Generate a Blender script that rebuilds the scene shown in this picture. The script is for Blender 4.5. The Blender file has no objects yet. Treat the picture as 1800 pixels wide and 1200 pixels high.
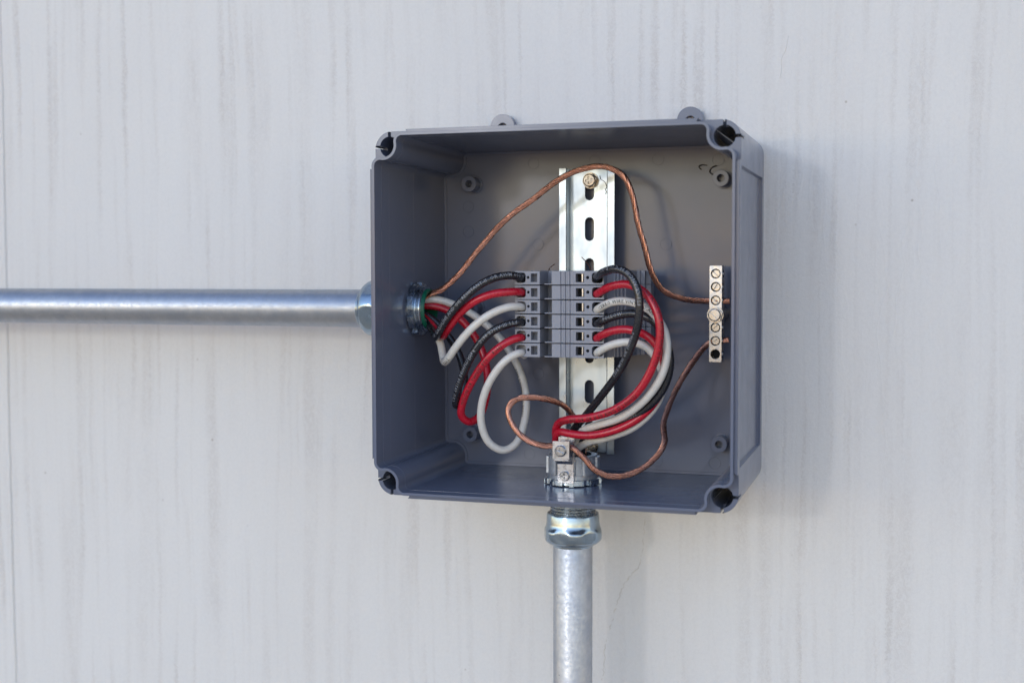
import bpy, bmesh, math, random, bisect
from mathutils import Vector, Matrix
from mathutils.geometry import tessellate_polygon
random.seed(7)
S = 0.001                      # everything below is written in millimetres
scene = bpy.context.scene
C = scene.collection

# ------------------------------------------------------------------ camera
cam_d = bpy.data.cameras.new('camera')
cam = bpy.data.objects.new('camera', cam_d); C.objects.link(cam)
yaw, pitch, roll = 0.31527, -0.05671, -0.00223
fw = Vector((-math.sin(yaw)*math.cos(pitch), math.cos(yaw)*math.cos(pitch), math.sin(pitch)))
r0 = Vector((math.cos(yaw), math.sin(yaw), 0)); u0 = r0.cross(fw)
rt = r0*math.cos(roll) + u0*math.sin(roll); up = -r0*math.sin(roll) + u0*math.cos(roll)
CAM = Vector((205.04, -799.95, 27.23))
m = Matrix.Identity(4)
for i in range(3):
    m[i][0], m[i][1], m[i][2], m[i][3] = rt[i], up[i], -fw[i], CAM[i]*S
cam.matrix_world = m
cam_d.sensor_width = 36.0; cam_d.lens = 46.0
cam_d.clip_start = 0.01; cam_d.clip_end = 500
cam_d.dof.use_dof = True; cam_d.dof.focus_distance = 0.775; cam_d.dof.aperture_fstop = 7.0
scene.camera = cam

# ------------------------------------------------------------------ light
SUN_EL, SUN_AZ = math.radians(9.5), math.radians(20.5)       # low light from the front left
to_sun = Vector((-math.sin(SUN_AZ)*math.cos(SUN_EL), -math.cos(SUN_AZ)*math.cos(SUN_EL), math.sin(SUN_EL)))
world = bpy.data.worlds.new('World'); scene.world = world; world.use_nodes = True
wn = world.node_tree; bg = wn.nodes['Background']
sky = wn.nodes.new('ShaderNodeTexSky'); sky.sky_type = 'NISHITA'; sky.sun_disc = False
sky.sun_elevation = SUN_EL; sky.sun_rotation = math.pi + SUN_AZ
sky.air_density = 1.0; sky.dust_density = 0.0; sky.ozone_density = 1.8
wb = wn.nodes.new('ShaderNodeMix'); wb.data_type = 'RGBA'; wb.blend_type = 'MULTIPLY'      # camera white balance for open shade, the same over the whole sky
wb.inputs[0].default_value = 1.0; wb.inputs[7].default_value = (1.155, 0.912, 0.895, 1)
wn.links.new(sky.outputs[0], wb.inputs[6]); wn.links.new(wb.outputs[2], bg.inputs[0]); bg.inputs[1].default_value = 0.15
sd = bpy.data.lights.new('sun', 'SUN'); sd.energy = 0.10; sd.angle = math.radians(4.0); sd.color = (1, 0.96, 0.93)
sun = bpy.data.objects.new('sun', sd); C.objects.link(sun)
sun.rotation_euler = (-to_sun).to_track_quat('-Z', 'Y').to_euler(); sun.location = to_sun*3
vs = scene.view_settings
vs.view_transform = 'Standard'; vs.look = 'None'; vs.gamma = 1; vs.exposure = 1.56; vs.use_curve_mapping = False

# ------------------------------------------------------------------ materials
def newmat(name):
    mt = bpy.data.materials.new(name); mt.use_nodes = True
    nt = mt.node_tree; b = nt.nodes['Principled BSDF']
    return mt, nt, b
def N(nt, kind, **kw):
    n = nt.nodes.new(kind)
    for k, v in kw.items():
        if k in n.inputs: n.inputs[k].default_value = v
        else: setattr(n, k, v)
    return n
def coords(nt, scale=(1, 1, 1), space='Object', rot=(0, 0, 0)):
    tc = N(nt, 'ShaderNodeTexCoord'); mp = N(nt, 'ShaderNodeMapping')
    mp.inputs['Scale'].default_value = scale; mp.inputs['Rotation'].default_value = rot
    nt.links.new(tc.outputs[space], mp.inputs['Vector']); return mp.outputs[0]
def noise(nt, vec, scale, detail=4, rough=0.55, dist=0.0):
    n = N(nt, 'ShaderNodeTexNoise', Scale=scale, Detail=detail, Roughness=rough, Distortion=dist)
    nt.links.new(vec, n.inputs['Vector']); return n.outputs[0]
def ramp(nt, src, stops):
    r = N(nt, 'ShaderNodeValToRGB'); e = r.color_ramp.elements
    while len(e) < len(stops): e.new(0.5)
    for el, (p, c) in zip(e, stops):
        el.position = p; el.color = (c, c, c, 1) if isinstance(c, (int, float)) else (*c, 1)
    nt.links.new(src, r.inputs[0]); return r.outputs[0]
def math_(nt, op, a, b=None, c=None):
    n = N(nt, 'ShaderNodeMath', operation=op)
    for i, x in enumerate((a, b, c)):
        if x is None: continue
        if isinstance(x, (int, float)): n.inputs[i].default_value = x
        else: nt.links.new(x, n.inputs[i])
    return n.outputs[0]
def mixc(nt, fac, a, b):
    n = N(nt, 'ShaderNodeMix', data_type='RGBA')
    for i, x in ((0, fac), (6, a), (7, b)):
        if isinstance(x, (int, float)): n.inputs[i].default_value = x
        elif isinstance(x, tuple): n.inputs[i].default_value = (*x, 1)
        else: nt.links.new(x, n.inputs[i])
    return n.outputs[2]
def bump(nt, b, h, strength, dist, bevel=0.0):
    n = N(nt, 'ShaderNodeBump', Strength=strength, Distance=dist)
    nt.links.new(h, n.inputs['Height'])
    if bevel:
        bv = N(nt, 'ShaderNodeBevel', samples=2, Radius=bevel); nt.links.new(bv.outputs[0], n.inputs['Normal'])
    nt.links.new(n.outputs[0], b.inputs['Normal'])

def mat_plastic(name, col, rough, bev, grain=0.06, wear=0.5):
    mt, nt, b = newmat(name)
    v = coords(nt)
    n1 = noise(nt, v, 45, 5, 0.6)
    c = mixc(nt, ramp(nt, n1, [(0.3, 0.0), (0.75, 1.0)]), tuple(x*0.975 for x in col), tuple(x*1.025 for x in col))
    dustn = noise(nt, v, 900, 2, 0.7)
    dust = math_(nt, 'MULTIPLY', ramp(nt, dustn, [(0.745, 0), (0.77, 1)]), ramp(nt, noise(nt, v, 25, 2), [(0.5, 0), (0.7, wear)]))
    c = mixc(nt, dust, c, (0.5, 0.49, 0.47))
    nt.links.new(c, b.inputs['Base Color'])
    sv = coords(nt, (70, 70, 70))
    sm = ramp(nt, noise(nt, sv, 1, 3, 0.6), [(0.3, rough-0.025), (0.7, rough+0.035)])
    nt.links.new(sm, b.inputs['Roughness'])
    bump(nt, b, noise(nt, v, 2600, 2, 0.6), grain, 0.0002, bev)
    b.inputs['Specular IOR Level'].default_value = 0.42
    return mt
def mat_metal(name, col, rough, mott=0.12, scale=120, bev=0.0, stretch=(1, 1, 1), bmp=0.05, tint=None, bscale=900, metal=1.0):
    mt, nt, b = newmat(name)
    v = coords(nt, stretch)
    n1 = noise(nt, v, scale, 5, 0.65, 0.3)
    f = ramp(nt, n1, [(0.28, 0.0), (0.72, 1.0)])
    lo = tuple(x*(1-mott) for x in col)
    c = mixc(nt, f, lo, col)
    if tint:
        c = mixc(nt, ramp(nt, noise(nt, v, scale*0.35, 3), [(0.45, 0.0), (0.65, 0.8)]), c, tint)
    nt.links.new(c, b.inputs['Base Color'])
    b.inputs['Metallic'].default_value = metal
    nt.links.new(ramp(nt, noise(nt, v, scale*2.3, 4), [(0.3, max(0.03, rough-0.08)), (0.7, rough+0.12)]), b.inputs['Roughness'])
    if name == 'galvanised_steel':
        spk = ramp(nt, noise(nt, coords(nt), 260, 4, 0.8), [(0.66, 0.0), (0.72, 0.75)])
        c = mixc(nt, spk, c, (0.16, 0.17, 0.19))
        nt.links.new(c, b.inputs['Base Color'])
    bump(nt, b, noise(nt, v, bscale, 3, 0.6), bmp, 0.0003, bev)
    return mt
def mat_wire(name, col, rough=0.27, col2=None):
    mt, nt, b = newmat(name)
    v = coords(nt)
    f = ramp(nt, noise(nt, v, 220, 4, 0.6), [(0.35, 0), (0.7, 1)])
    nt.links.new(mixc(nt, f, col, col2 or tuple(x*0.85 for x in col)), b.inputs['Base Color'])
    nt.links.new(ramp(nt, noise(nt, v, 500, 3, 0.6), [(0.3, rough-0.08), (0.75, rough+0.16)]), b.inputs['Roughness'])
    b.inputs['Coat Weight'].default_value = 0.25; b.inputs['Coat Roughness'].default_value = 0.22
    bump(nt, b, noise(nt, v, 420, 3, 0.6), 0.12, 0.0003)
    return mt
def mat_plain(name, col, rough=0.6, metal=0.0):
    mt, nt, b = newmat(name)
    v = coords(nt)
    f = ramp(nt, noise(nt, v, 300, 3), [(0.3, 0), (0.7, 1)])
    nt.links.new(mixc(nt, f, tuple(x*0.9 for x in col), col), b.inputs['Base Color'])
    b.inputs['Roughness'].default_value = rough; b.inputs['Metallic'].default_value = metal
    return mt

def mat_wall():
    mt, nt, b = newmat('painted_siding')
    v = coords(nt)
    sep = N(nt, 'ShaderNodeSeparateXYZ'); nt.links.new(v, sep.inputs[0])
    # wandering vertical grain: x is pushed sideways by a slow noise, then stretched along z
    wob = noise(nt, coords(nt, (4, 1, 2.0)), 1.0, 2, 0.5)
    wob2 = noise(nt, coords(nt, (90, 1, 30)), 1.0, 3, 0.6)
    hair = noise(nt, coords(nt, (260, 1, 620)), 1.0, 3, 0.7)
    xs = math_(nt, 'ADD', sep.outputs[0], math_(nt, 'MULTIPLY', math_(nt, 'SUBTRACT', wob, 0.5), 0.035))
    xs2 = math_(nt, 'ADD', xs, math_(nt, 'MULTIPLY', math_(nt, 'SUBTRACT', wob2, 0.5), 0.0035))
    xs2 = math_(nt, 'ADD', xs2, math_(nt, 'MULTIPLY', math_(nt, 'SUBTRACT', hair, 0.5), 0.0055))
    def streaks(xsrc, sx, sz, det, ro):
        cmb = N(nt, 'ShaderNodeCombineXYZ')
        nt.links.new(math_(nt, 'MULTIPLY', xsrc, sx), cmb.inputs[0]); nt.links.new(math_(nt, 'MULTIPLY', sep.outputs[2], sz), cmb.inputs[2])
        return noise(nt, cmb.outputs[0], 1.0, det, ro)
    broad = streaks(xs2, 62, 3.2, 2, 0.5)
    broad2 = streaks(xs2, 150, 4.0, 2, 0.5)
    fine = streaks(xs2, 420, 12, 3, 0.6)
    fuzz = noise(nt, coords(nt, (1, 1, 0.6)), 700, 3, 0.7)
    scrib = noise(nt, coords(nt, (1, 1, 0.75)), 430, 4, 0.75, 1.2)
    breakup = noise(nt, coords(nt, (1, 1, 0.4)), 22, 4, 0.65)
    body_ = math_(nt, 'MAXIMUM', math_(nt, 'MULTIPLY', ramp(nt, broad, [(0.53, 0.0), (0.67, 1.0)]), 0.75), math_(nt, 'MULTIPLY', ramp(nt, broad2, [(0.52, 0.0), (0.68, 1.0)]), 0.95))
    st = math_(nt, 'MULTIPLY', body_, ramp(nt, breakup, [(0.33, 0.15), (0.58, 1.0)]))
    st = math_(nt, 'MULTIPLY', st, ramp(nt, scrib, [(0.40, 0.30), (0.58, 1.0)]))
    fn = math_(nt, 'MULTIPLY', ramp(nt, fine, [(0.55, 0.0), (0.75, 1.0)]), ramp(nt, scrib, [(0.42, 0.2), (0.6, 1.0)]))
    tone = ramp(nt, noise(nt, coords(nt, (1, 1, 0.4)), 6.0, 3), [(0.3, (0.715, 0.700, 0.680)), (0.7, (0.755, 0.745, 0.73))])
    c = mixc(nt, math_(nt, 'MULTIPLY', st, 0.60), tone, (0.535, 0.498, 0.470))
    c = mixc(nt, math_(nt, 'MULTIPLY', fn, 0.28), c, (0.60, 0.575, 0.545))
    lt = math_(nt, 'MULTIPLY', ramp(nt, streaks(xs2, 52, 2.0, 3, 0.6), [(0.6, 0.0), (0.75, 0.25)]), ramp(nt, fuzz, [(0.3, 0.5), (0.6, 1)]))
    c = mixc(nt, lt, c, (0.83, 0.825, 0.81))
    c = mixc(nt, ramp(nt, noise(nt, coords(nt, (1, 1, 0.8)), 520, 3, 0.8), [(0.42, 0.0), (0.68, 0.22)]), c, (0.60, 0.585, 0.575))
    sp = N(nt, 'ShaderNodeTexVoronoi', Scale=42.0); nt.links.new(v, sp.inputs['Vector'])
    spots = math_(nt, 'MULTIPLY', ramp(nt, sp.outputs['Distance'], [(0.02, 1.0), (0.045, 0.0)]), ramp(nt, noise(nt, v, 9, 2), [(0.5, 0), (0.62, 0.7)]))
    c = mixc(nt, spots, c, (0.36, 0.31, 0.26))
    nt.links.new(c, b.inputs['Base Color'])
    b.inputs['Roughness'].default_value = 0.62; b.inputs['Specular IOR Level'].default_value = 0.3
    # relief: grain, wrinkled paint ridges, brush stipple
    wr_x = math_(nt, 'ADD', xs, math_(nt, 'MULTIPLY', math_(nt, 'SUBTRACT', noise(nt, coords(nt, (26, 1, 14)), 1.0, 3, 0.55), 0.5), 0.04))
    wr = streaks(wr_x, 62, 5, 2, 0.5)
    ridge = math_(nt, 'ABSOLUTE', math_(nt, 'SUBTRACT', wr, 0.5))
    ridge = ramp(nt, ridge, [(0.0, 1.0), (0.035, 0.0)])
    ridge = math_(nt, 'MULTIPLY', ridge, ramp(nt, noise(nt, coords(nt, (1, 1, 0.6)), 7, 2), [(0.46, 0.0), (0.62, 1.0)]))
    # the paint is wrinkled in two upright bands: just right of the box and along the panel joint
    near = math_(nt, 'ABSOLUTE', math_(nt, 'SUBTRACT', sep.outputs[0], 0.15))
    bands = math_(nt, 'ADD', ramp(nt, near, [(0.05, 1.0), (0.10, 0.05)]), ramp(nt, math_(nt, 'ADD', sep.outputs[0], 1.0), [(0.55, 0.55), (0.63, 0.0)]))
    low = ramp(nt, math_(nt, 'ADD', sep.outputs[2], 0.5), [(0.53, 1.0), (0.66, 0.25)])
    ridge = math_(nt, 'MULTIPLY', math_(nt, 'MULTIPLY', ridge, bands), low)
    h = math_(nt, 'ADD', math_(nt, 'MULTIPLY', st, -0.40), math_(nt, 'MULTIPLY', fine, -0.42))
    h = math_(nt, 'ADD', h, math_(nt, 'MULTIPLY', ridge, 0.95))
    h = math_(nt, 'ADD', h, math_(nt, 'MULTIPLY', scrib, 0.5))
    bump(nt, b, h, 0.5, 0.0010)
    return mt
def mat_ground():
    mt, nt, b = newmat('dry_ground')
    v = coords(nt)
    nt.links.new(ramp(nt, noise(nt, v, 3, 6, 0.7), [(0.3, (0.70, 0.55, 0.39)), (0.7, (0.82, 0.66, 0.48))]), b.inputs['Base Color'])
    b.inputs['Roughness'].default_value = 0.95
    bump(nt, b, noise(nt, v, 40, 5), 0.4, 0.02)
    return mt

M = {
    'wall': mat_wall(), 'ground': mat_ground(), 'crack': mat_plain('cracked_paint', (0.68, 0.65, 0.61), 0.8),
    'box': mat_plastic('grey_enclosure_plastic', (0.138, 0.157, 0.220), 0.19, 0.0005, 0.018),
    'block': mat_plastic('grey_terminal_plastic', (0.250, 0.266, 0.320), 0.36, 0.00025, wear=0.25),
    'galv': mat_metal('galvanised_steel', (0.50, 0.52, 0.56), 0.42, 0.16, 220, 0, (1, 1, 1), 0.06, (0.39, 0.42, 0.48), 500),
    'nut': mat_metal('zinc_plated_nut', (0.38, 0.46, 0.54), 0.17, 0.3, 90, 0.0006, (1, 1, 1), 0.03, (0.32, 0.42, 0.52), 300),
    'rail': mat_metal('bright_zinc_rail', (0.46, 0.53, 0.60), 0.30, 0.15, 40, 0.0004, (1, 1, 0.5), 0.02, (0.37, 0.44, 0.52), 250),
    'cast': mat_metal('cast_zinc', (0.62, 0.66, 0.71), 0.42, 0.35, 420, 0.0006, (1, 1, 1), 0.45, None, 750, 0.7),
    'tin': mat_metal('tin_plated', (0.50, 0.52, 0.57), 0.28, 0.18, 160, 0.0004, (1, 1, 1), 0.05, (0.44, 0.43, 0.45), 500),
    'steel': mat_metal('screw_steel', (0.46, 0.47, 0.50), 0.22, 0.25, 300, 0.00025, (1, 1, 1), 0.03),
    'brassy': mat_metal('dull_brassy_steel', (0.36, 0.32, 0.27), 0.24, 0.3, 300, 0.00025, (1, 1, 1), 0.03),
    'zinc': mat_metal('bright_zinc', (0.58, 0.64, 0.70), 0.24, 0.25, 140, 0.0004, (1, 1, 1), 0.03, (0.44, 0.52, 0.60), 300),
    'copper': mat_metal('bare_copper', (0.70, 0.36, 0.26), 0.24, 0.35, 60, 0, (1, 1, 1), 0.03, (0.36, 0.17, 0.12), 700),
    'black': mat_wire('black_insulation', (0.012, 0.012, 0.016), 0.25, (0.02, 0.02, 0.025)),
    'red': mat_wire('red_insulation', (0.52, 0.008, 0.028), 0.28, (0.42, 0.006, 0.022)),
    'white': mat_wire('white_insulation', (0.70, 0.68, 0.64), 0.3, (0.64, 0.61, 0.56)),
    'ink_w': mat_plain('white_print', (0.25, 0.26, 0.29), 0.5), 'ink_k': mat_plain('black_print', (0.02, 0.02, 0.02), 0.5),
    'green': mat_plain('green_throat_plastic', (0.004, 0.13, 0.075), 0.38),
    'dark': mat_plain('dark_cavity', (0.012, 0.012, 0.013), 0.8),
    'shave': mat_plain('plastic_shaving', (0.05, 0.045, 0.045), 0.5),
    'film': mat_plain('grey_film', (0.16, 0.165, 0.18), 0.3),
}

# ------------------------------------------------------------------ mesh helpers
class MB:
    def __init__(s): s.v = []; s.f = []
    def add(s, v, f):
        o = len(s.v); s.v += [tuple(p) for p in v]; s.f += [tuple(i+o for i in q) for q in f]; return s
    def prism(s, outer, holes, t0, t1, axis='y', cap0=True, cap1=True, fn=None):
        loops = [outer] + list(holes)
        def P(q, t):
            p = {'y': (q[0], t, q[1]), 'x': (t, q[0], q[1]), 'z': (q[0], q[1], t)}[axis]
            return fn(p) if fn else p
        n = sum(len(l) for l in loops)
        vs = [P(q, t0) for l in loops for q in l] + [P(q, t1) for l in loops for q in l]
        fs = []; o = 0
        for l in loops:
            k = len(l)
            fs += [(o+i, o+(i+1) % k, o+(i+1) % k+n, o+i+n) for i in range(k)]; o += k
        tri = [tuple(t) for t in tessellate_polygon([[Vector((q[0], q[1], 0)) for q in l] for l in loops])]
        if cap0: fs += tri
        if cap1: fs += [tuple(i+n for i in t) for t in tri]
        return s.add(vs, fs)
    def box(s, x0, x1, y0, y1, z0, z1):
        return s.prism([(x0, z0), (x1, z0), (x1, z1), (x0, z1)], [], y0, y1)
    def lathe(s, c, axis, prof, n=32, rf=None, close=True):
        """prof: (t, r) along the axis from centre c; rf(angle, t, r) may shape the radius"""
        vs = []; fs = []
        for t, r in prof:
            for i in range(n):
                a = 2*math.pi*i/n; q = rf(a, t, r) if rf else r
                e, g = q*math.cos(a), q*math.sin(a)
                vs.append({'x': (c[0]+t, c[1]+e, c[2]+g), 'y': (c[0]+e, c[1]+t, c[2]+g), 'z': (c[0]+e, c[1]+g, c[2]+t)}[axis])
        for j in range(len(prof)-1):
            fs += [(j*n+i, j*n+(i+1) % n, (j+1)*n+(i+1) % n, (j+1)*n+i) for i in range(n)]
        if close:
            fs += [tuple(range(n)), tuple((len(prof)-1)*n+i for i in range(n))]
        return s.add(vs, fs)
    def tube(s, pts, r, n=10, caps=True):
        T, A, Bn = frames(pts); vs = []; fs = []
        for p, a, b in zip(pts, A, Bn):
            vs += [p + (a*math.cos(2*math.pi*i/n) + b*math.sin(2*math.pi*i/n))*r for i in range(n)]
        for j in range(len(pts)-1):
            fs += [(j*n+i, j*n+(i+1) % n, (j+1)*n+(i+1) % n, (j+1)*n+i) for i in range(n)]
        if caps: fs += [tuple(range(n)), tuple((len(pts)-1)*n+i for i in range(n))]
        return s.add(vs, fs)
    def mesh(s, name, org=(0, 0, 0), angle=32, fix=True):
        me = bpy.data.meshes.new(name)
        me.from_pydata([((x-org[0])*S, (y-org[1])*S, (z-org[2])*S) for x, y, z in s.v], [], s.f)
        if fix:
            bm = bmesh.new(); bm.from_mesh(me); bmesh.ops.recalc_face_normals(bm, faces=bm.faces); bm.to_mesh(me); bm.free()
        me.polygons.foreach_set('use_smooth', [True]*len(me.polygons))
        me.set_sharp_from_angle(angle=math.radians(angle))
        me.update(); return me
    def build(s, name, mat, parent=None, angle=32, fix=True, org=None):
        if org is None:
            org = tuple(c/S for c in world_loc(parent)) if parent else (0, 0, 0)
        me = s.mesh(name, org, angle, fix); me.materials.append(M[mat])
        o = bpy.data.objects.new(name, me); C.objects.link(o)
        if parent: o.parent = parent
        else: o.location = tuple(c*S for c in org)
        return o
def world_loc(o):
    v = Vector((0, 0, 0))
    while o: v += o.location; o = o.parent
    return v
def thing(name, label, cat, loc, group=None):
    o = bpy.data.objects.new(name, None); C.objects.link(o); o.empty_display_size = 0.01
    o.location = tuple(c*S for c in loc); return tag(o, label, cat, group)
def tag(o, label, cat, group=None):
    o['label'] = label; o['category'] = cat
    if group: o['group'] = group
    return o
def circ(cx, cy, r, n=24, a0=0.0): return [(cx+r*math.cos(a0+2*math.pi*i/n), cy+r*math.sin(a0+2*math.pi*i/n)) for i in range(n)]
def arc(cx, cy, r, a0, a1, n=8): return [(cx+r*math.cos(math.radians(a0+(a1-a0)*i/n)), cy+r*math.sin(math.radians(a0+(a1-a0)*i/n))) for i in range(n+1)]
def rrect(x0, x1, z0, z1, r, n=4):
    return arc(x1-r, z1-r, r, 0, 90, n) + arc(x0+r, z1-r, r, 90, 180, n) + arc(x0+r, z0+r, r, 180, 270, n) + arc(x1-r, z0+r, r, 270, 360, n)
def spline(ctrl, step=1.2):
    P = [Vector(p) for p in ctrl]; P = [P[0]*2-P[1]] + P + [P[-1]*2-P[-2]]
    dense = []
    for i in range(1, len(P)-2):
        p0, p1, p2, p3 = P[i-1:i+3]
        t0 = 0.0; t1 = t0+max(1e-4, (p1-p0).length**0.5); t2 = t1+max(1e-4, (p2-p1).length**0.5); t3 = t2+max(1e-4, (p3-p2).length**0.5)
        for k in range(14):
            t = t1+(t2-t1)*k/14
            a1 = p0*((t1-t)/(t1-t0))+p1*((t-t0)/(t1-t0)); a2 = p1*((t2-t)/(t2-t1))+p2*((t-t1)/(t2-t1)); a3 = p2*((t3-t)/(t3-t2))+p3*((t-t2)/(t3-t2))
            b1 = a1*((t2-t)/(t2-t0))+a2*((t-t0)/(t2-t0)); b2 = a2*((t3-t)/(t3-t1))+a3*((t-t1)/(t3-t1))
            dense.append(b1*((t2-t)/(t2-t1))+b2*((t-t1)/(t2-t1)))
    dense.append(P[-2])
    for _ in range(6):   # relax small kinks the way stiff wire does
        dense = [dense[0]] + [(dense[i-1]+dense[i]*2+dense[i+1])/4 for i in range(1, len(dense)-1)] + [dense[-1]]
    out = [dense[0]]; acc = 0.0
    for a, b in zip(dense, dense[1:]):
        L = (b-a).length; d = step-acc
        while d <= L: out.append(a+(b-a)*(d/L)); d += step
        acc = (acc+L) % step
    if (out[-1]-dense[-1]).length > 0.2*step: out.append(dense[-1])
    return out
def frames(pts):
    pts = [Vector(p) for p in pts]; n = len(pts)
    T = [(pts[min(i+1, n-1)]-pts[max(i-1, 0)]).normalized() for i in range(n)]
    a = T[0].orthogonal().normalized(); A = []; Bn = []
    for t in T:
        a = (a - t*a.dot(t)).normalized(); A.append(a.copy()); Bn.append(t.cross(a))
    return T, A, Bn
def plus(cx, cz, L, w, rot=0.0):
    pts = [(w, w), (w, L), (-w, L), (-w, w), (-L, w), (-L, -w), (-w, -w), (-w, -L), (w, -L), (w, -w), (L, -w), (L, w)]
    c, s_ = math.cos(rot), math.sin(rot)
    return [(cx+x*c-z*s_, cz+x*s_+z*c) for x, z in pts]
def slot(cx, cz, L, w, rot):
    c, s_ = math.cos(rot), math.sin(rot)
    return [(cx+x*c-z*s_, cz+x*s_+z*c) for x, z in ((L, w), (-L, w), (-L, -w), (L, -w))]
def screw_head(mb, x, y, z, r, h, kind, rot=0.0, recess=0.9):
    """head standing proud of plane y towards the viewer (negative y) with a real recess"""
    hole = plus(x, z, r*0.58, r*0.16, rot) if kind == 'cross' else slot(x, z, r*0.93, r*0.17, rot)
    dome = [(0.0, 1.0), (-h*0.55, 1.0), (-h*0.85, 0.95), (-h, 0.86)]
    for (t0, k0), (t1, k1) in zip(dome, dome[1:]):
        n = 24
        vs = [(x+r*k*math.cos(2*math.pi*i/n), y+t, z+r*k*math.sin(2*math.pi*i/n)) for t, k in ((t0, k0), (t1, k1)) for i in range(n)]
        mb.add(vs, [(i, (i+1) % n, n+(i+1) % n, n+i) for i in range(n)])
    if kind == 'slot': hole = slot(x, z, r*0.80, r*0.17, rot)
    mb.prism(circ(x, z, r*0.86), [hole], y-h, y-h*(1-recess), 'y', True, False)
    mb.prism(circ(x, z, r*0.95), [], y-h*(1-recess), y, 'y', True, False)

# ------------------------------------------------------------------ setting: wall and ground
GZ = -1250.0
gm = MB().prism([(-60000, -60000), (60000, -60000), (60000, 60000), (-60000, 60000)], [], GZ-50, GZ, 'z')
g = gm.build('ground', 'ground'); g['kind'] = 'structure'
wall = thing('wall', 'off-white painted wood-grain siding wall behind the box and pipes', 'wall', (0, 0, GZ))
for x0, x1 in ((-2890, -1670.5), (-1669.5, -447.4), (-447.0, 775), (776, 2000)):
    MB().prism(rrect(x0, x1, GZ, 1500, 1.5, 3), [], 0.0, 12.0).build('panel', 'wall', wall)
MB().box(-2890, 2000, 12.5, 60, GZ, 1500).build('backing', 'wall', wall)
bead = [Vector((-447.2+0.5*math.sin(z*0.013)+0.25*random.uniform(-1, 1), 0.35, z)) for z in range(-700, 701, 6)]
MB().tube(bead, 1.6, 8).build('joint_bead', 'wall', wall, 60)
crack = spline([(32.2, 0, -118), (31.6, 0, -133), (30.4, 0, -148), (26.8, 0, -163), (24, 0, -166), (19, 0, -172), (14, 0, -186), (10, 0, -200), (6.6, 0, -212), (5.5, 0, -226), (3.0, 0, -245), (4, 0, -262)], 1.6)
crack = [p+Vector((random.uniform(-.7, .7), 0.22+random.uniform(-.15, .15), 0)) for p in crack]
for i0, i1, rr in ((0, 24, 0.42), (24, 50, 0.55), (32, 44, 0.6), (51, len(crack)-1, 0.45)):
    seg = [p+Vector((1.5 if rr == 0.8 else 0, 0.25*rr, 0)) for p in crack[i0:i1]]
    MB().tube(seg, rr, 6).build('paint_crack', 'crack', wall, 60)
crack = [p+Vector((random.uniform(-.35, .35), 0.2, 0)) for p in spline([(117.3, 0, 164), (116.4, 0, 157), (113.1, 0, 149), (113.4, 0, 145), (112.4, 0, 139)], 1.3)]
MB().tube(crack, 0.45, 6).build('paint_wrinkle', 'wall', wall, 60)

# ------------------------------------------------------------------ enclosure
D = 112.0
box = thing('junction_box', 'open grey plastic junction box without its cover on the wall', 'junction box', (0, 0, -105))
def draft(p):
    k = 1-0.011*(p[1]+D)/D
    return (p[0]*k, p[1], p[2]*k)
HC = 96.2                       # screw column centres
def rot4(q):                    # one corner (upper left, walked from top edge to left edge) repeated round
    out = []
    for k in range(4):
        for x, z in q:
            for _ in range(k): x, z = -z, x
            out.append((x, z))
    return out
def cavity(half, rb, rf, off=0.0):
    side = half+off; rb -= off; rf += off
    fz = side-rf; d = rb+rf
    dz = fz-HC; dx = math.sqrt(d*d-dz*dz)
    # upper-left corner, coming from the right along the top
    ang = math.degrees(math.atan2(dz, dx))          # direction from column centre to the first fillet
    q = arc(-HC+dx, fz, rf, 90, 180+ang, 8)
    q += arc(-HC, HC, rb, ang, -90-ang, 14)[1:-1]
    q += arc(-fz, HC-dx, rf, 90-ang, 180, 8)
    return rot4(q)
def outer(half, r, notch=1.8, nl=80.0):
    # upper-left corner piece: top notch end, corner arc, left notch end
    q = [(-nl+0.01, half-notch), (-nl-0.8, half)] if notch else []
    q += arc(-half+r, half-r, r, 90, 180, 8)
    q += [(-half, nl+0.8), (-half+notch, nl-0.01)] if notch else []
    return rot4(q)
RS = 5.9                        # screw hole radius
cav = cavity(101.5, 8.4, 3.2)
holes4 = [circ(sx*HC, sz*HC, RS, 20) for sx in (-1, 1) for sz in (-1, 1)]
sh = MB()
YF = -102.5
# front slice with the slits that open each screw hole to the outside
sw = 0.85; da = math.degrees(math.asin(sw/RS))
hx = math.sqrt(RS*RS-sw*sw)
ring_c = [(-80+0.01, 103.2), (-80.8, 105.0), (-HC+sw, 105.0)] + arc(-HC, HC, RS, 90-da, -180+da, 14) + [(-105.0, HC-sw), (-105.0, 80.8), (-103.2, 80-0.01)]
sh.prism(rot4(ring_c), [cav], YF, -92.0, 'y', True, False, draft)
isl = [(-HC-sw, 105.0)] + arc(-95.0, 95.0, 10.0, 97, 173, 8) + [(-105.0, HC+sw)] + arc(-HC, HC, RS, 180-da, 90+da, 8)
for k in range(4):
    q = []
    for x, z in isl:
        for _ in range(k): x, z = -z, x
        q.append((x, z))
    sh.prism(q, [], YF, -92.0, 'y', True, False, draft)
sh.prism(outer(105.0, 10.0), [cav]+holes4, -92.0, -55.0, 'y', True, False, draft)
sh.prism(outer(105.0, 10.0), [cav], -55.0, -7.0, 'y', True, False, draft)
sh.prism(outer(105.0, 10.0, 0), [cav], -7.0, 0.0, 'y', True, True, draft)
shell = sh.build('shell', 'box', box, 28)
rim = MB().prism(cavity(101.5, 8.4, 3.2, 1.75), [cavity(101.5, 8.4, 3.2, 0.15)], -D, YF+0.4, 'y', True, False, draft).build('sealing_rim', 'box', box, 28)
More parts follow.
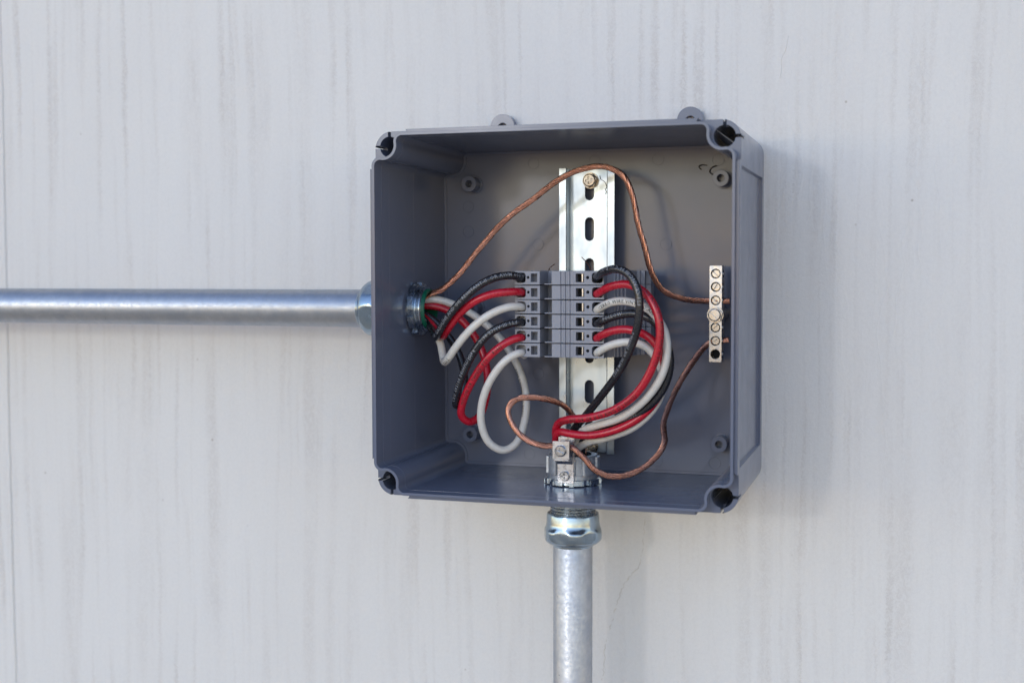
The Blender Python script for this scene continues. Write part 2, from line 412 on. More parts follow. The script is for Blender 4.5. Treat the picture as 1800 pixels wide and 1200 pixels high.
for k in range(4):
    q = [(-82, 103.2), (-83.3, 105.25), (83.3, 105.25), (82, 103.2)]
    q = [((x, z), (-z, x), (-x, -z), (z, -x))[k] for x, z in q]
    MB().prism(q, [], -109.6, YF+0.5, 'y', True, True, draft).build('rim_lip', 'box', rim)
bk = MB().prism(cavity(102.2, 7.4, 3.8), [], -3.8, -0.4, 'y', True, True, draft)
bp = bk.build('back_plate', 'box', box)
MB().prism(cavity(101.45, 8.45, 3.2), [cavity(101.45, 8.45, 3.2, -1.8)], -4.7, -3.7, 'y', True, False, draft).build('back_ridge', 'box', bp)
for x, z in ((-80, 80), (80, 80), (-80, -80), (80, -80), (-79, 1)):
    st = MB()
    st.prism(circ(x, z, 4.9, 28), [circ(x, z, 2.3, 20)], -14.0, -3.7, 'y', True, False)
    st.prism(circ(x, z, 2.35, 20), [], -6.5, -4.0, 'y', True, False)
    st.prism(circ(x, z, 5.9, 28), [circ(x, z, 4.8, 28)], -4.6, -3.7, 'y', True, False)
    st.build('standoff', 'box', bp)
for x, z in ((-40, 92.6), (0, 93), (40, 93), (77, 91.6), (-37, 41.5), (-37, -40.5), (76, -93), (-43, -92.3), (40, -93), (45, 41), (45, -41), (-84, 66), (-84, 50)):
    MB().prism(circ(x, z, 3.75, 28), [circ(x, z, 3.45, 28)], -3.95, -3.7, 'y', True, False).build('ejector_mark', 'box', bp)
for x in (-60, 60):            # mounting ears on the top edge
    q = [(x+8.2, 103)] + [(x+8.2, 112)] + arc(x, 116, 8.0, 0, 180, 16) + [(x-8.2, 112), (x-8.2, 103)]
    MB().prism(q, [circ(x, 115.5, 3.1, 20)], -6.0, -0.3).build('mounting_ear', 'box', box)
# moulding flash left in two of the screw holes
for c3 in ([(91.4, -99, 99.4), (100.4, -99, 92.6), (96.5, -88, 91.5), (91.5, -88, 95.5)], [(90.8, -99, -98.4), (96.5, -99, -92.0), (95, -91, -91.6), (90.8, -91, -96)]):
    MB().add([Vector(p) for p in c3]+[Vector(p)+Vector((0.15, 0, 0.25)) for p in c3], [(0, 1, 2, 3), (4, 5, 6, 7), (0, 1, 5, 4), (1, 2, 6, 5), (2, 3, 7, 6), (3, 0, 4, 7)]).build('moulding_flash', 'film', shell)

# ------------------------------------------------------------------ conduits and connectors
YP = -54.0
def pipe(name, label, c, axis, L, R=11.7):
    t = MB(); t.lathe(c, axis, [(0, R-1.2), (0, R-0.2), (0.4, R), (L-0.4, R), (L, R-0.2), (L, R-1.2)], 64)
    return tag(t.build(name, 'galv', None, 40, org=c), label, 'conduit', 'steel conduits')
pipe('conduit', 'horizontal galvanised steel conduit running to the left of the box', (-1300, YP, 1.8), 'x', 1181)
pipe('conduit', 'vertical galvanised steel conduit running down below the box', (-0.3, YP, -1150), 'z', 1026)
def nut_rf(R):
    def rf(a, t, r):
        h = (a % (math.pi/3))-math.pi/6
        return min(r, R*0.97/math.cos(h))
    return rf
def connector(c, axis, sg, nut_a, nut_b, name, label, rot):
    """nut_a is the box side, nut_b the pipe side, as offsets along the axis"""
    t = thing(name, label, 'connector', c, 'conduit connectors')
    Ln = nut_b-nut_a; R = 17.1
    prof = [(nut_a+0.0, 13.2), (nut_a, R-1.9), (nut_a+Ln*0.06, R-1.5), (nut_a+Ln*0.3, R-1.3), (nut_a+Ln*0.42, R-0.9), (nut_a+Ln*0.5, R-0.1)]
    prof += [(nut_a+Ln*(0.55+0.05*i), R+0.45*math.sin(math.pi*(0.3+0.62*i/8))-max(0, i-4)**2*0.16) for i in range(9)]
    prof += [(nut_b-Ln*0.02, R-4.4), (nut_b, 12.4), (nut_b-1.0, 11.9)]
    f = nut_rf(R)
    def rf(a, t_, r):
        u = (t_-nut_a)/Ln
        return f(a+rot, t_, r) if u > 0.4 else r
    MB().lathe(c, axis, prof, 96, rf, False).build('compression_nut', 'nut', t, 30)
    th = []; steps = int(abs(nut_a)/0.55)+6          # thread between box and nut, as stacked crests
    for i in range(steps):
        u = sg*(-1.0)+(nut_a+sg*3-sg*(-1.0))*i/(steps-1)
        th.append((u, 13.6 if i % 3 == 0 else (13.2 if i % 3 == 1 else 12.9)))
    MB().lathe(c, axis, th, 48).build('threaded_body', 'zinc', t, 20)
    return t
cl = connector((-103.6, YP, 1.8), 'x', -1, -4.5, -31.2, 'conduit_connector', 'zinc compression connector on the left side of the box, green throat', 0.3)
cb = connector((-0.3, YP, -103.6), 'z', -1, -15.0, -34.0, 'conduit_connector', 'zinc compression connector under the box with threads showing', 0.15)
# left locknut, thread and green throat inside the box
def locknut(mb, c, axis, t0, t1, Ro, Ri, tabs=8, rot=0.0):
    def prof(th):
        k = (th-rot) % (2*math.pi/tabs)/(2*math.pi/tabs)
        return Ro if k < 0.72 else Ro-1.9
    n = 160
    o = [(c[0]+prof(2*math.pi*i/n)*math.cos(2*math.pi*i/n), c[1]+prof(2*math.pi*i/n)*math.sin(2*math.pi*i/n)) for i in range(n)]
    mb.prism(o, [circ(c[0], c[1], Ri, 48)], t0, t1, axis)
    for j in range(tabs):      # ears bent towards the box wall
        a0 = rot+2*math.pi*j/tabs; a1 = a0+2*math.pi/tabs*0.22
        w = [(c[0]+r*math.cos(a), c[1]+r*math.sin(a)) for r, a in ((Ro-2.2, a0), (Ro+0.5, a0+0.02), (Ro+0.5, a1), (Ro-2.2, a1))]
        mb.prism(w, [], t0-(t1-t0)*0.12, t1-(t1-t0)*0.3, axis)
ln = MB(); locknut(ln, (YP, 1.8), 'x', -99.6, -96.3, 16.2, 13.2, 8, 0.25); ln.build('locknut', 'zinc', cl)
tb = MB()
tb.lathe((-101, YP, 1.8), 'x', [(0, 13.4), (4.6, 13.4), (4.8, 13.0), (5.2, 12.9), (5.5, 13.3), (6.3, 13.3), (6.6, 12.9), (7.0, 12.9), (7.3, 13.3), (8.0, 13.2), (8.6, 12.5), (8.6, 11.7)], 64, None, False).build('threaded_end', 'zinc', cl, 25)
MB().lathe((-101, YP, 1.8), 'x', [(8.3, 12.4), (9.9, 12.3), (10.6, 11.9), (10.8, 11.2), (10.4, 10.4), (2, 10.2)], 64, None, False).build('insulated_throat', 'green', cl, 40)
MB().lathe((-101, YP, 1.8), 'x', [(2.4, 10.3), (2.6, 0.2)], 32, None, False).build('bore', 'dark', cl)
# bottom locknut
ln = MB(); locknut(ln, (-0.3, YP), 'z', -100.4, -97.3, 16.6, 12.8, 8, 0.12); ln.build('locknut', 'zinc', cb)

# ------------------------------------------------------------------ grounding bushing
gb = thing('grounding_bushing', 'cast zinc grounding bushing with lug at the bottom of the box', 'bushing', (-0.3, YP, -97))
def cast_poly(R, dent):
    o = []; n = 144
    for i in range(n):
        a = 2*math.pi*i/n; k = ((a/(2*math.pi)*8)+0.5) % 1.0
        o.append((R-dent if k < 0.30 else (R-dent*0.25 if k < 0.34 or k > 0.96 else R)))
    return [(-0.3+r*math.cos(2*math.pi*i/n), YP+r*math.sin(2*math.pi*i/n)) for i, r in enumerate(o)]
cm = MB()
cm.prism(circ(-0.3, YP, 14.9, 72), [circ(-0.3, YP, 11.2, 48)], -97.2, -94.6, 'z')
cm.prism(cast_poly(15.9, 1.4), [circ(-0.3, YP, 11.2, 48)], -94.6, -84.6, 'z')
cm.prism(circ(-0.3, YP, 14.4, 72), [circ(-0.3, YP, 9.8, 48)], -84.6, -83.6, 'z')
cm.build('body', 'cast', gb, 30)
MB().lathe((-0.3, YP, -96), 'z', [(0, 11.4), (0, 0.2)], 32, None, False).build('bore', 'dark', gb)
MB().lathe((-0.3, YP, -96), 'z', [(11.6, 11.1), (12.9, 10.9), (13.0, 10.0), (11.0, 9.6)], 48, None, False).build('insulating_liner', 'dark', gb, 40)
lg = MB()                       # lug: lower plate, step, upper clamp
lg.box(-4.7, 5.0, -71.9, -70.2, -98.4, -85.6)
lg.prism([(-70.25, -87.0), (-70.25, -83.2), (-80.1, -83.2), (-80.1, -84.2), (-74.0, -85.3), (-71.95, -87.0)], [], -4.9, 4.4, 'x')
lg.box(-5.3, 4.7, -80.2, -78.4, -83.15, -72.8)
lg.box(-5.2, -4.5, -78.35, -70.4, -83.1, -80.6); lg.box(4.0, 4.6, -78.35, -70.4, -83.1, -80.6)
lug = lg.build('ground_lug', 'tin', gb)
MB().box(-4.6, 5.0, -70.2, -68.9, -85.5, -71.6).build('lug_back_plate', 'tin', gb)
s1 = MB(); screw_head(s1, -0.4, -80.2, -78.2, 3.4, 1.7, 'slot', -0.35); s1.build('screw', 'steel', lug)
s1 = MB(); screw_head(s1, -0.2, -71.9, -94.0, 3.0, 1.6, 'cross', 0.1); s1.build('screw', 'steel', lug)

# ------------------------------------------------------------------ DIN rail
RX = -1.3; WY = -11.6           # web plane
rail = thing('mounting_rail', 'slotted bright zinc mounting rail upright in the middle of the box', 'rail', (RX, WY, -88))
slots = [75.6, 50.6, 25.3, 0.0, -25.2, -50.4, -75.6]
rm = MB()
def slot_loop(zc, hw=2.9, hl=4.4):
    return arc(RX, zc+hl, hw, 0, 180, 8) + arc(RX, zc-hl, hw, 180, 360, 8)
rm.prism([(RX-12.0, -88), (RX+12.0, -88), (RX+12.0, 87.8), (RX-12.0, 87.8)], [slot_loop(z) for z in slots], WY-0.5, WY+0.5)
prof = lambda s: [(RX+s*11.9, WY+0.5), (RX+s*13.2, WY+0.45), (RX+s*13.5, WY-0.1), (RX+s*13.6, WY-6.1), (RX+s*13.9, WY-6.5), (RX+s*17.5, WY-6.5),
                  (RX+s*17.5, WY-7.5), (RX+s*13.2, WY-7.5), (RX+s*12.7, WY-7.1), (RX+s*12.6, WY-0.9), (RX+s*12.4, WY-0.5), (RX+s*11.9, WY-0.5)]
for s_ in (-1, 1):
    rm.prism(prof(s_), [], -88, 87.8, 'z')
rm.build('rail', 'rail', rail, 25)
for zc in (80.4, -84.6):
    sc = MB()
    hexo = circ(-0.5, zc, 4.55, 6, 0.2)
    sc.prism(circ(-0.5, zc, 5.0, 28), [], -12.9, WY-0.52)
    sc.prism(hexo, [], -15.6, -12.9)
    screw_head(sc, -0.5, -15.6, zc, 3.9, 0.9, 'cross', 0.12)
    sc.build('rail_screw', 'brassy', rail)
for zc in (80.4, -84.6):
    MB().prism(circ(-0.5, zc, 5.2, 24), [], WY+0.55, -3.9).build('rail_spacer', 'box', rail)

# ------------------------------------------------------------------ terminal blocks
PZ = 8.42; BT = 7.85; YB = -72.0
def make_block():
    mb = MB()
    h = BT/2
    # lower body: profile in x,y pushed through the thickness
    p = [(-41.5, -22), (-41.5, -30), (-37, -34), (-35.8, -43), (-31.2, -63.9), (-15.3, -63.9), (-14.6, -57.5), (-8.1, -57.5), (-8.1, -63.9), (22.6, -63.9), (23.0, -63.9), (26.2, -60.8), (27.0, -60.6), (27.3, -58.9), (28.5, -58.5), (28.9, -56.6), (30.1, -56.2), (30.4, -53.6), (31.6, -53.2), (34.6, -43.5),
         (34.2, -36.5), (36.0, -36.0), (36.3, -34.4), (38.6, -34.4), (38.8, -31), (41.5, -30), (41.5, -22), (30, -19.3), (17.9, -19.3), (17.9, -21.5), (-20.5, -21.5), (-20.5, -19.3), (-30, -19.3)]
    mb.prism(p, [], -h, h, 'z')
    # heads carrying the openings
    ent = lambda x0, x1: rrect(x0, x1, -2.95, 2.95, 1.6, 4)
    sq = lambda x0, x1: [(x0, -2.45), (x1, -2.45), (x1, 2.45), (x0, 2.45)]
    L = [(-30.6, -h), (-15.3, -h), (-15.3, h), (-30.6, h)]
    mb.prism(L, [ent(-29.7, -23.9), circ(-22.4, 0.2, 0.85, 14), sq(-20.8, -16.8)], YB, -63.85)
    mb.prism([(-30.4, -h+.05), (-15.4, -h+.05), (-15.4, h-.05), (-30.4, h-.05)], [], -66.3, -63.8, 'y', True, False)
    Rr = [(5.0, -h), (23.0, -h), (23.0, h), (5.0, h)]
    mb.prism(Rr, [sq(6.3, 11.3), circ(13.4, 0.2, 0.95, 14), ent(15.9, 22.4)], YB, -63.85)
    # ridged middle
    q = [(-8.1, -63.85), (-8.1, YB), (-2.9, YB), (-2.6, YB+0.7), (-1.3, YB+0.7), (-1.0, YB), (-0.2, YB), (0.1, YB+0.8), (1.4, YB+0.8), (1.7, YB-0.1), (2.6, YB-0.1), (2.9, YB+0.6), (5.0, YB+0.6), (5.0, -63.85)]
    mb.prism(q, [], -h, h, 'z')
    mb.box(-14.5, -8.15, -66.0, -58, -h, -h+0.5)
    mb.box(-12.6, -8.15, YB+0.5, -66.05, -h, -h+0.6)
    return mb.mesh('body', (0, 0, 0), 25), h
body_me, hB = make_block(); body_me.materials.append(M['block'])
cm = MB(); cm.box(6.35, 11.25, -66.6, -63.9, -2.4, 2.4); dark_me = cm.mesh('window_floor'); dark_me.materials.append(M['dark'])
cm = MB(); cm.prism([(9.3, -64), (9.3, -70.6), (9.7, -71.0), (10.4, -71.0), (10.8, -70.4), (11.0, -64)], [], -2.3, 2.3, 'z'); clip_me = cm.mesh('clamp_spring'); clip_me.materials.append(M['steel'])
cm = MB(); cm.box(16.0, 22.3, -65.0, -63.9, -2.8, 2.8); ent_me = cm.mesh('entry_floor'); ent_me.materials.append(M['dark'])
ordn = ['topmost', 'second', 'third', 'fourth', 'fifth', 'bottom']
colr = ['black', 'red', 'white', 'black', 'red', 'white']
for i in range(6):
    zc = 20.95-PZ*i
    jit = random.uniform(-0.12, 0.12)
    t = thing('terminal_block', '%s grey terminal block on the rail, %s wire in each end%s' % (ordn[i], colr[i], ('' if i in (0, 5) else ', counted from the top')), 'terminal block', (jit, 0, zc), 'terminal blocks stacked on the rail')
    t.rotation_euler = (0, random.uniform(-0.004, 0.004), 0)
    for nm, me in (('body', body_me), ('window_floor', dark_me), ('clamp_spring', clip_me), ('entry_floor', ent_me)):
        o = bpy.data.objects.new(nm, me); C.objects.link(o); o.parent = t

# ------------------------------------------------------------------ ground bar
bar = thing('ground_bar', 'upright tin-plated ground bar with slotted screws beside the right wall', 'ground bar', (80.1, -22, -29))
BZ = [23.1, 15.3, 7.4, -1.0, -8.6, -16.5, -24.3]
b_ = MB()
b_.prism(rrect(76.4, 83.8, -29.0, 27.8, 0.5, 2), [circ(80.1, z, 2.85, 28) for z in BZ], -30.0, -24.0)
b_.prism(rrect(76.4, 83.8, -29.0, 27.8, 0.5, 2), [], -24.0, -21.0)
b_.build('bar', 'tin', bar)
for k, z in enumerate(BZ):
    sc = MB()
    if k == 3:
        sc.prism(circ(80.1, z, 4.9, 32), [], -31.0, -30.02); sc.prism(circ(80.1, z, 4.6, 6, 0.25), [], -33.6, -31.0)
        screw_head(sc, 80.1, -33.6, z, 3.7, 0.9, 'slot', -0.72); sc.build('hex_screw', 'steel', bar)
    elif k < 6:
        screw_head(sc, 80.1, -24.1, z, 2.6, (5.0, 4.6, 5.2, 0, 5.4, 4.9)[k], 'slot', (-0.75, 1.0, -0.8, 0, 0.65, 0.5)[k], 0.3); sc.build('set_screw', 'steel', bar)
    else:
        sc.prism(circ(80.1, z, 2.8, 24), [], -24.3, -24.0).build('empty_hole', 'dark', bar)
for k, z in enumerate(BZ):
    if k in (3,): continue
    MB().prism(circ(-26.4, z, 2.3, 20), [circ(-26.4, z, 1.9, 20)], 83.7, 84.15, 'x').build('wire_port', 'steel', bar)
MB().prism(circ(80.1, -1.0, 4.3, 24), [], -20.9, -3.9).build('bar_post', 'box', bar)

# ------------------------------------------------------------------ wires
WIRE_POINTS = {
    'L1': [(-27.1,-64.0,20.3), (-27.1,-73.0,21.4), (-30.7,-79.0,22.4), (-38.4,-85.0,21.2), (-47.8,-88.0,16.3), (-59.0,-88.0,6.7), (-68.7,-85.0,-3.4), (-75.7,-80.0,-11.8), (-80.7,-71.0,-14.3), (-86.4,-62.0,-10.7), (-93.2,-56.0,-4.8), (-99.6,-54.0,-1.5)],
    'L2': [(-27.2,-64.0,11.6), (-27.1,-73.0,12.8), (-31.8,-79.0,12.9), (-40.9,-83.0,11.6), (-51.0,-84.0,7.6), (-61.3,-82.0,0.2), (-70.0,-78.0,-8.8), (-75.5,-72.0,-13.5), (-81.2,-64.0,-13.3), (-88.7,-58.0,-7.5), (-94.7,-55.0,-3.5), (-100.4,-54.0,-0.8)],
    'L3': [(-27.2,-64.0,2.6), (-27.1,-73.0,4.2), (-32.5,-79.0,4.0), (-42.6,-83.0,-0.3), (-53.5,-84.0,-8.6), (-63.2,-82.0,-18.8), (-70.4,-78.0,-26.9), (-74.9,-72.0,-29.1), (-77.9,-67.0,-24.8), (-80.8,-64.0,-17.4), (-86.4,-60.0,-10.8), (-92.8,-57.0,-5.8), (-100.0,-54.0,-2.2)],
    'L4': [(-27.2,-64.0,-6.5), (-27.1,-73.0,-4.8), (-33.9,-78.0,-6.3), (-43.4,-81.0,-11.3), (-51.8,-81.0,-20.7), (-60.4,-78.0,-34.8), (-66.3,-74.0,-47.8), (-68.5,-69.0,-55.2), (-68.2,-62.0,-54.5), (-67.5,-58.0,-45.2), (-69.2,-55.0,-33.3), (-75.1,-53.0,-20.7), (-84.0,-52.0,-10.1), (-92.2,-52.0,-3.2), (-100.0,-53.0,-0.1)],
    'L5': [(-27.2,-64.0,-15.6), (-27.2,-73.0,-13.8), (-33.5,-77.0,-16.3), (-43.7,-78.0,-24.1), (-54.0,-76.0,-36.8), (-62.7,-73.0,-52.2), (-64.9,-70.0,-61.1), (-61.4,-66.0,-65.2), (-57.0,-60.0,-62.3), (-54.3,-55.0,-50.3), (-54.9,-51.0,-38.5), (-59.2,-48.0,-23.9), (-67.3,-47.0,-11.2), (-78.0,-48.0,-1.1), (-88.0,-50.0,3.1), (-99.2,-53.0,3.8)],
    'L6': [(-27.2,-64.0,-24.7), (-27.2,-73.0,-22.8), (-33.2,-77.0,-25.9), (-42.7,-77.0,-36.5), (-49.8,-75.0,-51.3), (-51.6,-72.0,-65.5), (-48.1,-68.0,-77.1), (-40.8,-63.0,-81.9), (-34.5,-57.0,-78.0), (-31.7,-50.0,-65.6), (-31.9,-46.0,-52.2), (-37.1,-42.0,-36.0), (-47.2,-40.0,-20.3), (-57.9,-41.0,-8.9), (-69.0,-44.0,-0.5), (-79.8,-48.0,5.1), (-89.1,-51.0,7.6), (-99.2,-53.0,6.2)],
    'R1': [(15.0,-64.0,20.4), (19.9,-74.0,22.1), (26.7,-84.0,24.7), (35.1,-90.0,26.0), (42.8,-94.0,22.8), (48.0,-96.0,14.1), (49.0,-96.0,2.0), (45.5,-93.0,-12.3), (35.9,-86.0,-30.4), (23.5,-76.0,-45.1), (10.8,-66.0,-59.0), (1.7,-60.0,-69.1), (-1.2,-56.0,-80.8), (-1.7,-54.0,-89.7)],
    'R2': [(15.4,-64.0,10.5), (20.4,-73.0,12.6), (29.4,-80.0,16.3), (40.4,-85.0,17.4), (51.0,-89.0,12.4), (57.8,-91.0,1.9), (59.5,-91.0,-10.6), (55.6,-89.0,-26.6), (45.7,-86.0,-42.9), (31.9,-83.0,-53.2), (16.0,-79.0,-58.7), (2.1,-74.0,-60.8), (-5.5,-68.0,-64.4), (-8.9,-61.0,-72.0), (-7.5,-56.0,-82.8), (-6.3,-54.0,-89.9)],
    'R3': [(15.7,-64.0,1.2), (20.4,-73.0,3.5), (29.2,-79.0,7.3), (39.7,-82.0,7.8), (51.5,-84.0,3.8), (59.8,-85.0,-6.2), (62.4,-85.0,-17.9), (59.1,-84.0,-33.2), (48.8,-81.0,-47.5), (34.5,-77.0,-58.0), (19.2,-72.0,-63.7), (8.8,-66.0,-68.1), (3.7,-60.0,-75.1), (1.4,-54.0,-87.8)],
    'R4': [(15.4,-64.0,-7.0), (20.4,-73.0,-4.6), (30.6,-78.0,-0.7), (42.6,-80.0,1.0), (54.1,-81.0,-3.3), (61.0,-81.0,-14.3), (63.3,-81.0,-27.0), (58.7,-79.0,-41.6), (46.8,-76.0,-54.2), (31.0,-72.0,-62.0), (16.5,-68.0,-66.9), (8.1,-62.0,-73.6), (4.9,-54.0,-87.7)],
    'R5': [(15.7,-64.0,-15.3), (20.4,-73.0,-12.8), (29.0,-78.0,-9.1), (39.3,-80.0,-8.0), (50.7,-80.0,-12.0), (58.0,-79.0,-21.5), (59.8,-78.0,-33.7), (54.9,-76.0,-46.8), (44.9,-75.0,-57.9), (30.0,-75.0,-65.9), (14.7,-74.0,-69.5), (2.9,-72.0,-69.2), (-4.8,-68.0,-69.0), (-8.3,-63.0,-74.8), (-8.0,-58.0,-82.6), (-7.0,-54.0,-89.9)],
    'R6': [(16.1,-64.0,-23.9), (20.7,-73.0,-20.9), (28.7,-77.0,-17.0), (38.9,-78.0,-15.1), (48.5,-77.0,-17.6), (55.8,-76.0,-26.5), (58.2,-75.0,-37.8), (53.6,-73.0,-51.0), (40.7,-71.0,-64.0), (23.3,-68.0,-71.3), (12.0,-64.0,-74.6), (4.4,-60.0,-79.4), (0.4,-54.0,-88.5)],
    'CT': [(-99.6,-54.0,6.2), (-92.4,-54.0,10.5), (-82.7,-54.0,14.0), (-73.0,-53.0,22.3), (-59.0,-51.0,39.4), (-43.3,-49.0,56.1), (-26.0,-47.0,68.5), (-10.3,-46.0,79.7), (3.7,-46.0,85.1), (16.0,-47.0,86.1), (27.0,-47.0,81.5), (33.3,-46.0,70.1), (36.5,-45.0,53.5), (40.6,-43.0,37.9), (44.4,-40.0,22.5), (50.8,-36.0,12.7), (62.4,-31.0,8.0), (75.9,-26.5,6.9), (87.9,-26.0,7.0)],
    'CB': [(87.4,-26.0,-15.9), (76.3,-26.0,-17.7), (68.6,-32.0,-27.0), (61.0,-40.0,-40.7), (56.7,-47.0,-52.2), (54.1,-54.0,-63.9), (56.0,-60.0,-74.0), (50.9,-64.0,-82.9), (40.6,-70.0,-90.4), (28.2,-74.0,-92.7), (18.9,-76.0,-89.2), (11.8,-76.0,-81.9), (4.9,-75.5,-76.7), (-2.2,-74.5,-75.8), (-13.3,-72.0,-76.9), (-24.1,-71.0,-73.7), (-31.8,-71.0,-66.6), (-35.6,-70.0,-57.4), (-32.7,-68.0,-51.5), (-24.1,-65.0,-49.5), (-13.4,-60.0,-51.0), (-5.7,-56.0,-54.6), (0.2,-52.0,-62.6), (4.5,-50.0,-74.6), (5.2,-50.0,-84.8), (4.8,-51.0,-89.8)],
}
RW = 2.33
def text_mesh(txt, size):
    cu = bpy.data.curves.new('print', 'FONT'); cu.body = txt; cu.size = size; cu.resolution_u = 1; cu.space_character = 1.12; cu.offset = 0.012*size
    o = bpy.data.objects.new('print', cu); C.objects.link(o)
    dg = bpy.context.evaluated_depsgraph_get(); me = bpy.data.meshes.new_from_object(o.evaluated_get(dg))
    bm = bmesh.new(); bm.from_mesh(me); bmesh.ops.triangulate(bm, faces=bm.faces)
    for _ in range(3):          # short edges, so that the lettering can lie round the wire
        le = [e for e in bm.edges if e.calc_length() > 0.55]
        if not le: break
        bmesh.ops.subdivide_edges(bm, edges=le, cuts=1); bmesh.ops.triangulate(bm, faces=bm.faces)
    bm.verts.index_update(); vs = [v.co.copy() for v in bm.verts]; fs = [tuple(v.index for v in f.verts) for f in bm.faces]; bm.free()
    bpy.data.objects.remove(o); bpy.data.meshes.remove(me); bpy.data.curves.remove(cu)
    return vs, fs
def print_on(wire, pts, txt, s0, face, flip, ink, size=2.75, R=RW):
    """wrap lettering round the wire: s0 mm from its start, centred on the side turned towards face"""
    vs, fs = text_mesh(txt, size)
    cum = [0.0]
    for a, b in zip(pts, pts[1:]): cum.append(cum[-1]+(b-a).length)
    T, A, Bn = frames(pts); out = []; face = Vector(face).normalized()
    cap = size*0.70/2
    for v in vs:
        s = s0-v.x if flip else s0+v.x
        s = min(max(s, 0.01), cum[-1]-0.01); j = min(bisect.bisect(cum, s)-1, len(pts)-2)
        f = (s-cum[j])/(cum[j+1]-cum[j]); p = pts[j].lerp(pts[j+1], f); t = T[j].lerp(T[j+1], f).normalized()
        n = (face-t*face.dot(t)).normalized(); side = n.cross(t) if flip else t.cross(n)*-1
        # letters stand along +side when reading along the wire
        side = (n.cross(-t) if flip else n.cross(t))
        a = (v.y-cap)/R
        out.append(p+(n*math.cos(a)+side*math.sin(a))*(R+0.03))
    mb = MB(); mb.v = [tuple(p) for p in out]; mb.f = fs
    return mb.build('printed_text', ink, wire, 60, False)
wires = {}
def wire(key, mat, name, label, group):
    pts = spline(WIRE_POINTS[key], 1.0)
    pts = [p for p in pts]
    o = MB().tube(pts, RW, 16).build(name, mat, None, 60, False, org=tuple(round(c, 1) for c in pts[-1]))
    tag(o, label, 'wire', group); wires[key] = (o, pts); return o
gl, gr = 'wires into the left ends of the terminal blocks', 'wires into the right ends of the terminal blocks'
wire('L1', 'black', 'insulated_wire', 'black wire with white lettering in the left end of the topmost block', gl)
wire('L2', 'red', 'insulated_wire', 'upper red wire in the left end of the second block', gl)
wire('L3', 'white', 'insulated_wire', 'upper white wire in the left end of the third block, short bend', gl)
wire('L4', 'black', 'insulated_wire', 'lower black wire in the left end of the fourth block', gl)
wire('L5', 'red', 'insulated_wire', 'lower red wire looping down from the left of the fifth block', gl)
wire('L6', 'white', 'insulated_wire', 'white wire in a big loop from the left of the bottom block', gl)
wire('R1', 'black', 'insulated_wire', 'foremost black wire arching from the right of the topmost block', gr)
wire('R2', 'red', 'insulated_wire', 'outer red wire sweeping down from the right of the second block', gr)
wire('R3', 'white', 'insulated_wire', 'white wire with black lettering from the right of the third block', gr)
wire('R4', 'black', 'insulated_wire', 'rear black wire from the right of the fourth block', gr)
wire('R5', 'red', 'insulated_wire', 'lower red wire from the right of the fifth block', gr)
wire('R6', 'white', 'insulated_wire', 'lowest white wire from the right of the bottom block', gr)
F = (0.25, -1, 0.05)
def pr(key, *a, **k): print_on(wires[key][0], wires[key][1], *a, **k)
pr('L1', 'GR GASOLINE AND OIL RESISTANT-II  OR AWM 600 VOLTS', 82, (0.1, -1, 0.25), True, 'ink_w')
pr('L4', 'FT1 III-ANCE 90°C --- RoHS', 12, (0.1, -1, 0.1), False, 'ink_w')
pr('L4', 'SOUTHWIRE E51583 (UL)', 44, (-0.25, -1, 0.1), False, 'ink_w')
pr('L5', 'NYLON OR TWN75  FT1     RoHS', 66, (0.2, -1, -0.1), True, 'ink_k')
pr('L3', 'TYPE T90', 66, (0.4, -1, 0), False, 'ink_k', size=2.6)
pr('L6', 'THHN OR THWN-2 600V', 112, (-1, -1, 0), False, 'ink_k', size=2.6)
pr('R1', 'FT1 CE-ANC-III 90°C --- RoHS', 62, (0.1, -1, 0.35), True, 'ink_w')
pr('R1', 'TYPE MTW OR THWN-2', 108, (-0.8, -1, 0), True, 'ink_w', size=2.6)
pr('R2', 'GASOLINE AND OIL RESISTANT II SUN', 36, (1.0, -1, 0.0), False, 'ink_k', size=2.8)
pr('R2', 'GASOLINE OR GR II 10 AWG (5.26mm2)', 166, (-0.1, -1, -0.35), True, 'ink_k', size=2.9)
pr('R3', 'CERRO WIRE VINYL-LO.AN', 13, (0.1, -1, 0.0), False, 'ink_k')
pr('R4', 'SOUTHWIRE --- E51583', 142, (-0.1, -1, 0.3), True, 'ink_w', size=2.8)
pr('R4', 'FOLLOW', 16, (0.1, -1, 0.3), False, 'ink_w', size=2.8)

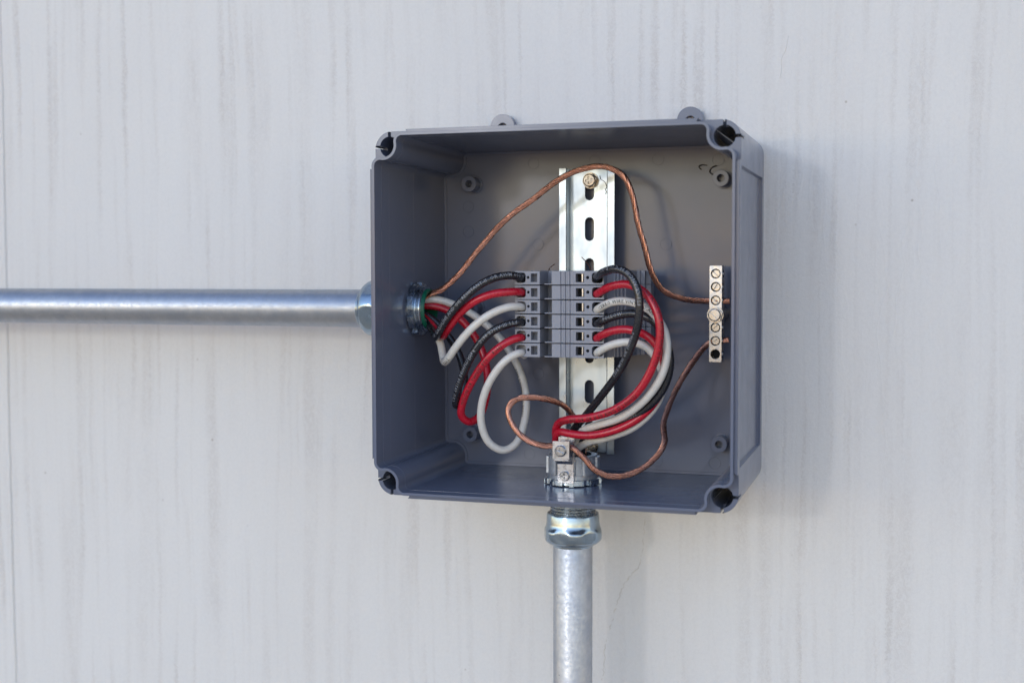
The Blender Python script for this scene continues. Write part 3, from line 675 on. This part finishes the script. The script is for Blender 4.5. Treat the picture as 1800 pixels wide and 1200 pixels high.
def stranded(key, label, R=1.78, nst=12, lay=32.0):
    pts = spline(WIRE_POINTS[key], 0.9)
    T, A, Bn = frames(pts); mb = MB()
    rs = R*math.sin(math.pi/nst)/(1+math.sin(math.pi/nst))*1.10
    cum = [0.0]
    for a, b in zip(pts, pts[1:]): cum.append(cum[-1]+(b-a).length)
    L = cum[-1]
    for k in range(nst):
        ph0 = 2*math.pi*k/nst; w = random.uniform(0, 6.28); q = []
        for p, a, b, s in zip(pts, A, Bn, cum):
            an = ph0+2*math.pi*s/lay+0.5*math.sin(s*0.021+1.3)+0.16*math.sin(s*0.09+w)
            rr = (R-rs)*(1+0.08*math.sin(s*0.13+w)+0.03*math.sin(s*0.41+2*w))
            q.append(p+(a*math.cos(an)+b*math.sin(an))*rr)
        mb.tube(q, rs, 7)
    mb.tube(pts, R-rs*1.35, 8)
    o = mb.build('copper_wire', 'copper', None, 60, False, org=tuple(round(c, 1) for c in pts[-1]))
    return tag(o, label, 'wire', 'bare copper ground wires')
stranded('CT', 'bare stranded copper wire arching over the rail to the ground bar')
stranded('CB', 'bare stranded copper wire looping through the lug below the blocks')
for k, ctrl in (('L1', [(-15.0, -56, 24), (-12.5, -60, 27), (-9, -62, 29.0)]), ('R1', [(11.5, -56, 24), (10.5, -58, 28), (6.5, -60, 33)])):
    MB().tube(spline(ctrl, 1.0), 0.28, 6).build('loose_strand', 'copper', wires[k][0], 60, False)

# ------------------------------------------------------------------ plastic shavings on the back and rail
def shaving(label, ctrl, r=0.35):
    o = MB().tube(spline(ctrl, 0.6), r, 6).build('plastic_shaving', 'shave', None, 60, False, org=ctrl[0])
    tag(o, label, 'shaving', 'plastic shavings')
shaving('curled dark shaving nearest the upper right standoff', [(76.0, -4.4, 88.0), (73.5, -4.6, 87.3), (71.8, -4.4, 85.0), (73.0, -5.2, 83.2), (75.5, -4.4, 82.8)])
shaving('small hooked dark shaving left of the curled one, upper right of the box', [(70.3, -4.4, 88.4), (67.0, -4.8, 88.8), (65.2, -4.4, 87.8), (66.6, -4.6, 86.0)])
shaving('thin dark crinkled shaving on the rail beside the top screw', [(5.2, -12.5, 83.5), (6.0, -12.6, 81.0), (8.2, -12.5, 79.6), (9.8, -12.7, 75.8), (8.6, -12.5, 75.0), (9.4, -12.6, 73.6), (8.8, -12.5, 71.8)], 0.16)
